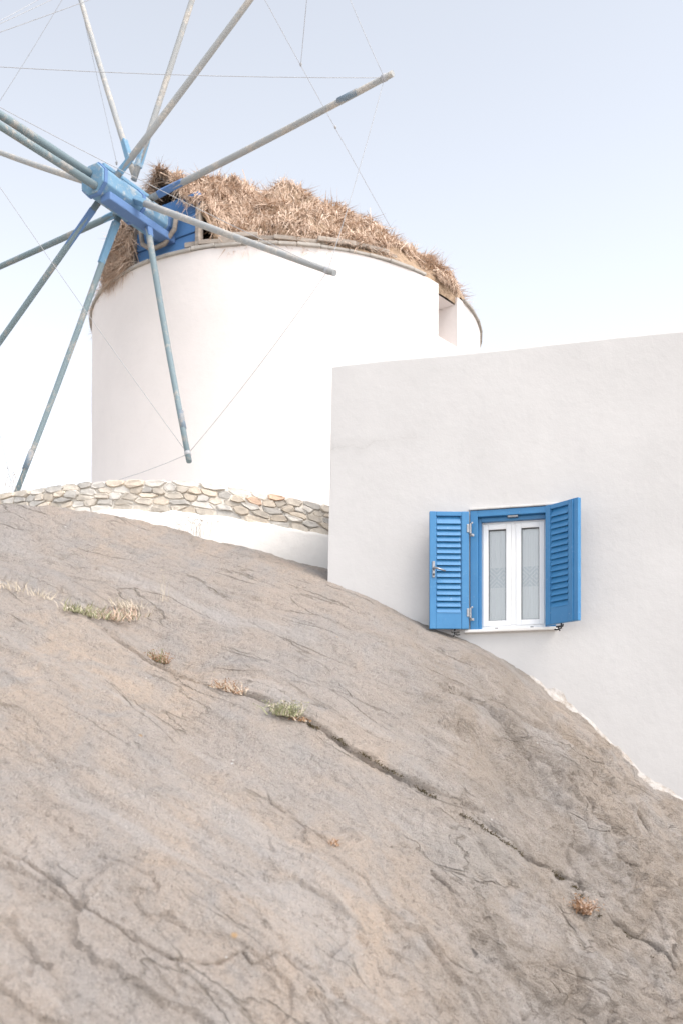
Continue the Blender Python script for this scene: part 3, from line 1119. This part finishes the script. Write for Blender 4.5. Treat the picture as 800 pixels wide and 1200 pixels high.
# side and rear walls
DP = 3.5
def Hb(s, n, z): return H(s, n, z)
for (sa, na, sb, nb) in ((0, -DP, 0, 0), (LW, 0, LW, -DP), (LW, -DP, 0, -DP)):
    ba = .045 if sa == 0 else 0
    bb = .045 if sb == 0 else 0
    q = [H(sa, na, -1.65), H(sb, nb, -1.65), H(sb + bb, nb, ZT), H(sa + ba, na, ZT)]
    hm.add(q, [(0, 1, 2, 3)])
# reveals of the window opening
RV = .20
for (a, b) in (((S0, Z0), (S0, Z1)), ((S0, Z1), (S1, Z1)), ((S1, Z1), (S1, Z0)), ((S1, Z0), (S0, Z0))):
    hm.add([H(a[0], 0, a[1]), H(b[0], 0, b[1]), H(b[0], -RV, b[1]), H(a[0], -RV, a[1])], [(0, 1, 2, 3)])
hw = hm.build('wall', M_house, house, bevel=.02)
m = MB(); m.box(H, .3, LW - .1, -DP + .1, -.25, ZT - .30, ZT - .2); m.build('roof', M_house, house)
# dim room behind the glass
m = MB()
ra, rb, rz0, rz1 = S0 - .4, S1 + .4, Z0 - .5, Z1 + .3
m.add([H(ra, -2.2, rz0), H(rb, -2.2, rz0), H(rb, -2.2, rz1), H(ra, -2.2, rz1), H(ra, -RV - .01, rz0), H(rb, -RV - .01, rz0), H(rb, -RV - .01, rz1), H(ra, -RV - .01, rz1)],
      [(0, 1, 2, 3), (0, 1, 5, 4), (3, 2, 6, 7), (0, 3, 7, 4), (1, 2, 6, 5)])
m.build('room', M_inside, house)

# blue outer frame standing in the opening
fw = .075
m = MB()
m.box(H, S0 + .002, S0 + fw, -.10, .022, Z0 + .002, Z1 - .002)
m.box(H, S1 - fw, S1 - .002, -.10, .022, Z0 + .002, Z1 - .002)
m.box(H, S0 + fw, S1 - fw, -.10, .019, Z1 - .065, Z1 - .003)
bf = m.build('blue_frame', M_shut, house, bevel=.004)
m = MB()
m.box(H, S0 + fw, S0 + fw + .03, -.11, -.035, Z0 + .004, Z1 - .066)
m.box(H, S1 - fw - .03, S1 - fw, -.11, -.035, Z0 + .004, Z1 - .066)
m.box(H, S0 + fw + .03, S1 - fw - .03, -.11, -.035, Z1 - .105, Z1 - .066)
m.build('frame_step', M_shut, bf, bevel=.003)
m = MB(); m.box(H, (S0 + S1) / 2 - .05, (S0 + S1) / 2 + .05, -.03, .012, Z1 - .085, Z1 - .067); m.build('latch_plate', M_metal, bf, bevel=.003)
m = MB(); m.box(H, S0 - .012, S1 + .03, -.02, .035, Z1 + .001, Z1 + .022); m.build('lintel', M_lintel, house, bevel=.006)
# sill
m = MB(); m.box(H, S0 - .05, S1 + .01, -.14, .055, Z0 - .028, Z0 + .001); m.build('window_sill', M_sill, house, bevel=.006)

# white casement window
wa, wb = S0 + fw + .008, S1 - fw - .008
wz0, wz1 = Z0 + .004, Z1 - .09
m = MB()
fr = .04
m.box(H, wa, wa + fr, -.17, -.10 + .012, wz0, wz1)
m.box(H, wb - fr, wb, -.17, -.10 + .012, wz0, wz1)
m.box(H, wa + fr, wb - fr, -.17, -.089, wz1 - fr, wz1)
m.box(H, wa + fr, wb - fr, -.17, -.089, wz0, wz0 + .05)
win = m.build('window', M_pvc, house, bevel=.003)
mid = (wa + wb) / 2


def glass_mat():
    m, nt, bs = mat('window_glass')
    out = nt.nodes['Material Output']
    nt.nodes.remove(bs)
    t = N(nt, 'ShaderNodeBsdfTransparent'); t.inputs[0].default_value = (.975, .985, .99, 1)
    gl = N(nt, 'ShaderNodeBsdfGlossy'); gl.inputs['Roughness'].default_value = .02
    fr = N(nt, 'ShaderNodeFresnel'); fr.inputs[0].default_value = 1.9
    mx = N(nt, 'ShaderNodeMixShader')
    nt.links.new(fr.outputs[0], mx.inputs[0]); nt.links.new(t.outputs[0], mx.inputs[1]); nt.links.new(gl.outputs[0], mx.inputs[2])
    nt.links.new(mx.outputs[0], out.inputs[0])
    return m


M_glass = glass_mat()


def curtain_mat(s_mid, zb):
    m, nt, bs = mat('lace_curtain')
    tc = N(nt, 'ShaderNodeTexCoord')
    # coordinates along the wall
    d1 = N(nt, 'ShaderNodeVectorMath', operation='DOT_PRODUCT'); d1.inputs[1].default_value = tuple(HD)
    sb = N(nt, 'ShaderNodeVectorMath', operation='SUBTRACT'); sb.inputs[1].default_value = tuple(P0)
    nt.links.new(tc.outputs['Object'], sb.inputs[0]); nt.links.new(sb.outputs[0], d1.inputs[0])
    sx = N(nt, 'ShaderNodeSeparateXYZ'); nt.links.new(sb.outputs[0], sx.inputs[0])
    s = math_(nt, 'SUBTRACT', d1.outputs['Value'], s_mid); z = math_(nt, 'SUBTRACT', sx.outputs[2], zb)
    band = math_(nt, 'LESS_THAN', math_(nt, 'ABSOLUTE', z), .098)
    p = .135
    def tri(x):
        f = math_(nt, 'FRACT', math_(nt, 'DIVIDE', x, p))
        return math_(nt, 'ABSOLUTE', math_(nt, 'SUBTRACT', f, .5))
    ds = math_(nt, 'ADD', tri(math_(nt, 'ADD', s, 10.0)), math_(nt, 'ABSOLUTE', math_(nt, 'DIVIDE', z, p)))
    rings = math_(nt, 'GREATER_THAN', math_(nt, 'SINE', math_(nt, 'MULTIPLY', ds, 21.0)), .1)
    c = mixc(nt, band, (.87, .89, .90), (.70, .75, .78))
    c = mixc(nt, math_(nt, 'MULTIPLY', math_(nt, 'MULTIPLY', rings, band), .6), c, (.88, .89, .90))
    nt.links.new(c, bs.inputs['Base Color'])
    bs.inputs['Roughness'].default_value = .9
    return m


zb = zat(585, 674)
for k, (a, b) in enumerate(((wa + fr - .008, mid - .022), (mid + .022, wb - fr + .008))):
    sw = .052
    m = MB()
    z0, z1 = wz0 + .044, wz1 - fr + .006
    m.box(H, a, a + sw, -.145, -.078, z0, z1)
    m.box(H, b - sw, b, -.145, -.078, z0, z1)
    m.box(H, a + sw, b - sw, -.145, -.078, z1 - sw, z1)
    m.box(H, a + sw, b - sw, -.145, -.078, z0, z0 + sw)
    m.build('sash', M_pvc, win, bevel=.005)
    m = MB()
    ga, gb, gz0, gz1 = a + sw, b - sw, z0 + sw, z1 - sw
    e = .006
    for q in ((ga - .001, ga + e, gz0, gz1), (gb - e, gb + .001, gz0, gz1), (ga + e, gb - e, gz0 - .001, gz0 + e), (ga + e, gb - e, gz1 - e, gz1 + .001)):
        m.box(H, q[0], q[1], -.115, -.098, q[2], q[3])
    m.build('gasket', M_seal, win)
    m = MB(); m.box(H, ga + .001, gb - .001, -.116, -.110, gz0 + .001, gz1 - .001)
    m.build('pane', M_glass, win)
    # lace curtain hanging behind the pane
    m = MB()
    n = 40
    vv = []
    for i in range(n + 1):
        s = ga + .002 + (gb - ga - .004) * i / n
        vv += [H(s, -.135 + .0012 * math.sin(i * 1.1), gz0 + .002), H(s, -.135 + .0012 * math.sin(i * 1.1 + .3), gz1 - .002)]
    m.add(vv, [(2 * i, 2 * i + 2, 2 * i + 3, 2 * i + 1) for i in range(n)])
    cu = m.build('lace_curtain', curtain_mat((ga + gb) / 2, zb), None, smooth=True)
    tag(cu, ['pale lace curtain behind the left window pane beside the flat open shutter', 'pale lace curtain behind the right window pane, partly covered by a shutter'][k], 'curtain', 'lace curtains in the window')
m = MB(); m.box(H, mid - .0215, mid + .0215, -.15, -.084, wz0 + .05, wz1 - fr); m.build('mullion', M_pvc, win, bevel=.004)
for sx_ in (wa + .15, wb - .17):
    m = MB(); m.box(H, sx_, sx_ + .03, -.0895, -.084, wz0 + .015, wz0 + .025); m.build('drain_cap', M_seal, win)


# shutters
def shutter(hinge, dirv, nrm, w, z0, z1, left, ztilt=0):
    def Lf(a, b, z): return hinge + dirv * a + nrm * b + Vector((0, 0, z))
    t = .022
    st_h, st_f = (.072, .062) if left else (.058, .118)      # hinge stile, free stile
    top, bot = .045, .175
    m = MB()
    m.box(Lf, 0, st_h, -t, t, z0, z1)
    m.box(Lf, w - st_f, w, -t, t, z0, z1)
    m.box(Lf, st_h, w - st_f, -t + .002, t - .002, z1 - top, z1 - .001)
    m.box(Lf, st_h, w - st_f, -t + .002, t - .004, z0 + .001, z0 + bot)
    sh = m.build('shutter', M_shut, house, bevel=.005)
    # inner moulding round the louvres
    m = MB()
    za, zb_ = z0 + bot, z1 - top
    m.box(Lf, st_h, st_h + .008, -.016, .013, za, zb_)
    m.box(Lf, w - st_f - .008, w - st_f, -.016, .013, za, zb_)
    m.build('moulding', M_shut, sh, bevel=.002)
    if not left:
        m = MB(); m.box(Lf, w - .062, w - .056, t, t + .012, z0 + .004, z1 - .004); m.build('cover_strip', M_shut, sh, bevel=.002)
    ns = 16
    h = (zb_ - za) / ns
    for k in range(ns):
        zc = za + (k + .5) * h
        m = MB()
        def Ls(a, b, c): return Lf(a, b - c * .42, zc + c)
        m.box(Ls, st_h + .009, w - st_f - .009, -.0035, .0035, -h * .80, h * .60)
        m.build('slat', M_slat, sh, bevel=.002, seg=1)
    # stop hook under the bottom rail
    m = MB()
    a = w * .36 if left else w * .45
    m.tube([Lf(a, 0, z0 + .01), Lf(a, .0, z0 - .045), Lf(a - .02, .03, z0 - .06), Lf(a - .05, .035, z0 - .055)], .008, 6)
    m.tube([Lf(a + .03, .01, z0 - .012), Lf(a + .03, .012, z0 - .03), Lf(a - .045, .02, z0 - .03)], .009, 6)
    m.tube([Lf(a - .02, .02, z0 - .035), Lf(a + .02, .045, z0 - .075)], .007, 6)
    m.build('stop_hook', M_black, sh, smooth=True)
    if left:
        za = (z0 + z1) / 2
        m = MB()
        m.box(Lf, w - .052, w - .026, t, t + .008, za - .075, za + .085)
        m.build('handle_plate', M_metal, sh, bevel=.003)
        m = MB()
        m.tube([Lf(w - .039, t, za + .015), Lf(w - .039, t + .045, za + .013), Lf(w - .06, t + .052, za + .008), Lf(w - .15, t + .055, za - .02)], [.011, .010, .010, .008], 8)
        m.build('handle', M_metal, sh, smooth=True)
        m = MB(); m.tube([Lf(w - .039, t + .006, za - .045), Lf(w - .039, t + .014, za - .045)], .010, 10); m.build('lock_barrel', M_black, sh)
        for zz in (z1 - .17, z0 + .155):
            m = MB()
            m.tube([Lf(-.012, t + .004, zz - .05), Lf(-.012, t + .004, zz + .05)], .012, 8)
            m.box(Lf, -.012, .022, t + .0005, t + .006, zz - .035, zz + .045)
            m.box(Lf, -.05, -.012, t - .004, t + .003, zz - .075, zz - .05)
            m.tube([Lf(-.030, t, zz - .062), Lf(-.030, t + .02, zz - .062)], .011, 8)
            m.tube([Lf(-.028, t, zz + .055), Lf(-.028, t + .018, zz + .055)], .010, 8)
            m.build('hinge', M_metal, sh, bevel=.002)
    return sh


hl = H(wall_s(549.5), .055, 0)
free = at(502.5, HZ, hl.y - .015); free.z = 0
dl = (free - hl); wl_ = dl.length; dl.normalize()
nl_ = Vector((dl.y, -dl.x, 0))
if nl_.y > 0: nl_ = -nl_
z1l = (HZ - 600) / F * hl.y; z0l = (HZ - 737.5) / F * hl.y
shutter(hl, dl, nl_, wl_, z0l, z1l, True)
hr = H(wall_s(641.5) - .008, .06, 0)
free = at(678.5, HZ, hr.y - .31); free.z = 0
dr = (free - hr); wr_ = dr.length; dr.normalize()
nr_ = Vector((dr.y, -dr.x, 0))
if nr_.y > 0: nr_ = -nr_
shutter(hr, dr, nr_, wr_, z0l + .005, z1l + .005, False)

# whitewash and mortar smeared where the wall meets the boulder
def fillet():
    vv, ff = [], []
    pxs = np.linspace(604, 830, 120)
    nk = 9
    rows = 0
    raw = []
    for px in pxs:
        cols = np.argsort(np.abs(_rp[:, :, 0].mean(0) - px))[:1]
        c = ROCK[:, cols[0]]
        dist = np.array([(Vector((q[0], q[1], 0)) - P0).dot(HN) for q in c])
        i = np.argmin(np.abs(dist - .03))
        raw.append(c[i])
    raw = np.array(raw)
    med = np.array([np.median(raw[max(0, i - 9):i + 10], axis=0) for i in range(len(raw))])
    med = np.array([med[max(0, i - 5):i + 6].mean(0) for i in range(len(med))])
    for px, c_ in zip(pxs, med):
        p = Vector(c_)
        s = (p - P0).dot(HD)
        hgt = .03 + .08 * abs(float(noise(np.array([[s * 3.2, 1, 2]]))[0])) + .05 * math.exp(-((px - 655) / 30) ** 2) + .06 * math.exp(-((px - 770) / 35) ** 2)
        wdt = .02 + .04 * abs(float(noise(np.array([[s * 4.2, 7, 2]]))[0]))
        for k in range(nk):
            t = k / (nk - 1)
            w = .008 * float(noise(np.array([[s * 14, t * 4, 4]]))[0])
            n_ = -.01 + (wdt + .03) * math.sin(t * math.pi / 2) ** 1.5
            z_ = hgt * (1 - t) ** 1.6 - .04 * t
            vv.append(H(s, n_ + w, p.z + z_ + w))
        rows += 1
    for i in range(rows - 1):
        for k in range(nk - 1):
            a = i * nk + k
            ff.append((a, a + 1, a + nk + 1, a + nk))
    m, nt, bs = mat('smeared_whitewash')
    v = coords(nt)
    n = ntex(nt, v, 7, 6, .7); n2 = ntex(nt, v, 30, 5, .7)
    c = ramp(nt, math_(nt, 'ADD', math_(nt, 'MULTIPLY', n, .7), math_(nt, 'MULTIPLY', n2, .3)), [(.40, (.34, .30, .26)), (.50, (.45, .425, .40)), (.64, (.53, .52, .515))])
    nt.links.new(c, bs.inputs['Base Color']); bs.inputs['Roughness'].default_value = .9
    bump(nt, bs, n2, .8, .02)
    MB().add(vv, ff).build('mortar_fillet', m, house, smooth=True)


fillet()

# ------------------------------------------------------------------ plants
def leaf_mat(name, c0, c1):
    m, nt, bs = mat(name)
    v = coords(nt)
    c = ramp(nt, ntex(nt, v, 25, 3), [(.35, c0), (.65, c1)])
    nt.links.new(c, bs.inputs['Base Color']); bs.inputs['Roughness'].default_value = .75
    return m


M_dry = leaf_mat('dry_grass', (.48, .41, .32), (.64, .57, .47))
M_green = leaf_mat('green_grass', (.15, .17, .08), (.33, .32, .18))
M_brown = leaf_mat('brown_weed', (.22, .12, .06), (.42, .26, .15))
M_pink = leaf_mat('faded_grass', (.46, .32, .24), (.62, .48, .38))
M_grn2 = leaf_mat('sage_weed', (.20, .22, .12), (.42, .42, .26))
M_twig = leaf_mat('grey_twig', (.30, .26, .22), (.45, .40, .34))


def tuft(name, label, cat, spots, n, h, spread, mats, wid=.004, lean=.5, group=None, heads=0):
    """spots: list of pixel positions on the rock the tuft roots along"""
    r = random.Random(sum(ord(c) for c in label))
    me_v, me_f, mi = [], [], []
    roots = [on_rock(*s)[0] for s in spots]
    for k in range(int(n * .8)):
        i = r.random() * (len(roots) - 1) if len(roots) > 1 else 0
        a = roots[int(i)].lerp(roots[min(int(i) + 1, len(roots) - 1)], i - int(i))
        p = a + Vector((r.gauss(0, spread * 1.5), r.gauss(0, spread * 1.8), .0))
        hh = h * .78 * r.uniform(.35, 1.2)
        d = Vector((r.gauss(0, lean), r.gauss(0, lean), 1)).normalized()
        side = d.cross(Vector((r.gauss(0, 1), r.gauss(0, 1), .2))).normalized() * wid * r.uniform(.6, 1.3)
        q = p + d * hh * .55
        d2 = (d + Vector((r.gauss(0, .35), r.gauss(0, .35), -.25))).normalized()
        e = q + d2 * hh * .45
        b = len(me_v)
        me_v += [p - side, p + side, q - side * .8, q + side * .8, e]
        mm = r.randrange(len(mats))
        me_f += [(b, b + 1, b + 3, b + 2), (b + 2, b + 3, b + 4)]; mi += [mm, mm]
        if heads and r.random() < heads:
            for _ in range(5):
                o = e + Vector((r.gauss(0, .012), r.gauss(0, .012), r.gauss(0, .014)))
                s1 = Vector((r.gauss(0, 1), r.gauss(0, 1), r.gauss(0, 1))).normalized() * .011
                s2 = Vector((r.gauss(0, 1), r.gauss(0, 1), r.gauss(0, 1))).normalized() * .009
                b = len(me_v); me_v += [o - s1, o + s2, o + s1]; me_f += [(b, b + 1, b + 2)]; mi += [mm]
    me = bpy.data.meshes.new(name)
    me.from_pydata([tuple(v) for v in me_v], [], me_f)
    for q in mats: me.materials.append(q)
    me.polygons.foreach_set('material_index', mi); me.update()
    o = bpy.data.objects.new(name, me); col.objects.link(o)
    return tag(o, label, cat, group)


GR = 'wild plants rooted in the rock'
tuft('grass_tuft', 'pale straw grass along the lip of the near slab at the left edge', 'grass', [(-30, 690), (10, 690), (35, 697), (60, 704)], 130, .14, .035, [M_dry], .0035, .6, GR)
tuft('grass_tuft', 'low green grass clump growing behind the near slab', 'grass', [(84, 717), (96, 719), (110, 724)], 420, .15, .04, [M_green, M_grn2, M_dry], .004, .6, GR)
tuft('grass_tuft', 'faded pinkish dry grass right of the green clump', 'grass', [(112, 726), (135, 727), (158, 722)], 520, .16, .05, [M_pink, M_dry, M_pink, M_green], .0035, .6, GR)
tuft('grass_tuft', 'sparse bleached grass wisps on the rock above the plant-filled hollow', 'grass', [(138, 712), (160, 715)], 260, .13, .045, [M_dry], .0028, .6, GR)
tuft('weed', 'brown dried weed with wispy stems, first from left on the long crack', 'weed', [(176, 772), (185, 776), (193, 779)], 260, .12, .022, [M_brown, M_brown, M_grn2, M_pink], .004, .7, GR, .3)
tuft('weed', 'small reddish brown weed in the crack between two larger weeds', 'weed', [(258, 806), (266, 809), (280, 813)], 240, .11, .022, [M_brown, M_pink, M_dry], .004, .8, GR, .2)
tuft('weed', 'green leafy weed with pale top growing from the long crack', 'weed', [(325, 838), (335, 840), (344, 842)], 360, .15, .028, [M_green, M_grn2, M_dry, M_grn2], .0045, .6, GR, .4)
tuft('weed', 'short withered brown sprigs trailing beside the green weed', 'weed', [(346, 843), (356, 845)], 110, .07, .02, [M_brown, M_dry], .005, .9, GR)
tuft('weed', 'crumpled rust brown dead plant on the crack at lower right', 'weed', [(679, 1068), (685, 1071)], 170, .15, .016, [M_brown, M_pink, M_brown], .006, .8, GR, .5)
tuft('weed', 'tiny brown dead weed in the short crack at the centre of the slab', 'weed', [(388, 988), (394, 993)], 70, .05, .012, [M_brown, M_pink], .004, .8, GR)
tuft('twig_weed', 'thin grey branching twigs in front of the whitewashed wall base', 'weed', [(206, 622), (222, 627), (240, 632)], 46, .28, .05, [M_twig], .0022, .35, GR, .8)
tuft('twig_weed', 'slender pale single stalks standing on the upper rock', 'weed', [(190, 705), (196, 706)], 10, .5, .02, [M_dry], .0025, .2, GR, .3)
# twigs on the terrace beyond the wall top, beside the foot of the long pole
def twigs(label, px, Y, n, h, seed):
    r = random.Random(seed)
    m = MB()
    for k in range(n):
        p = at(px + r.uniform(-14, 14), 590, Y); p.z = 3.55
        d = Vector((r.gauss(0, .22), r.gauss(0, .22), 1)).normalized()
        pts = [p, p + d * h * .5, p + d * h * .8 + Vector((r.gauss(0, .04), 0, .02)), p + d * h + Vector((r.gauss(0, .07), 0, 0))]
        m.tube(pts, [.004, .003, .0025, .001], 4)
        for _ in range(4):
            q = pts[2].lerp(pts[3], r.random()) + Vector((r.gauss(0, .015), r.gauss(0, .015), r.gauss(0, .02)))
            s = Vector((r.gauss(0, 1), r.gauss(0, 1), r.gauss(0, 1))).normalized() * .014
            m.add([q - s, q + s.cross(Vector((0, 0, 1))), q + s], [(0, 1, 2)])
    o = m.build('twig_weed', M_twig)
    tag(o, label, 'weed', GR)
twigs('fine grey dried stems behind the stone wall at the foot of a sail pole', 14, 13.95, 12, .68, 4)


# dark moss and dry litter lodged in the long crack
def moss():
    r = random.Random(12)
    line = [(360, 846), (385, 858), (430, 886), (490, 922), (540, 952), (590, 985), (640, 1018), (672, 1037), (690, 1062), (730, 1092), (775, 1130)]
    pts = []
    for (x0, y0), (x1, y1) in zip(line[:-1], line[1:]):
        for k in range(7):
            t = k / 7
            pts.append(on_rock(x0 + (x1 - x0) * t, y0 + (y1 - y0) * t + 2)[0])
    m = MB()
    for k in range(2600):
        i = r.random() * (len(pts) - 1)
        if math.sin(i * .9) + math.sin(i * .37 + 2) < -.5: continue
        p = pts[int(i)].lerp(pts[int(i) + 1], i - int(i)) + Vector((r.gauss(0, .008), r.gauss(0, .012), r.gauss(0, .006)))
        d = Vector((r.gauss(0, 1), r.gauss(0, 1), abs(r.gauss(.3, .6)))).normalized() * r.uniform(.008, .03)
        s_ = d.cross(Vector((r.random(), r.random(), r.random()))).normalized() * r.uniform(.002, .006)
        m.add([p - s_, p + s_, p + d], [(0, 1, 2)])
    o = m.build('moss', leaf_mat('dark_moss', (.07, .06, .03), (.17, .13, .07)))
    tag(o, 'dark moss and dry litter lodged in the long diagonal crack', kind='stuff')


moss()
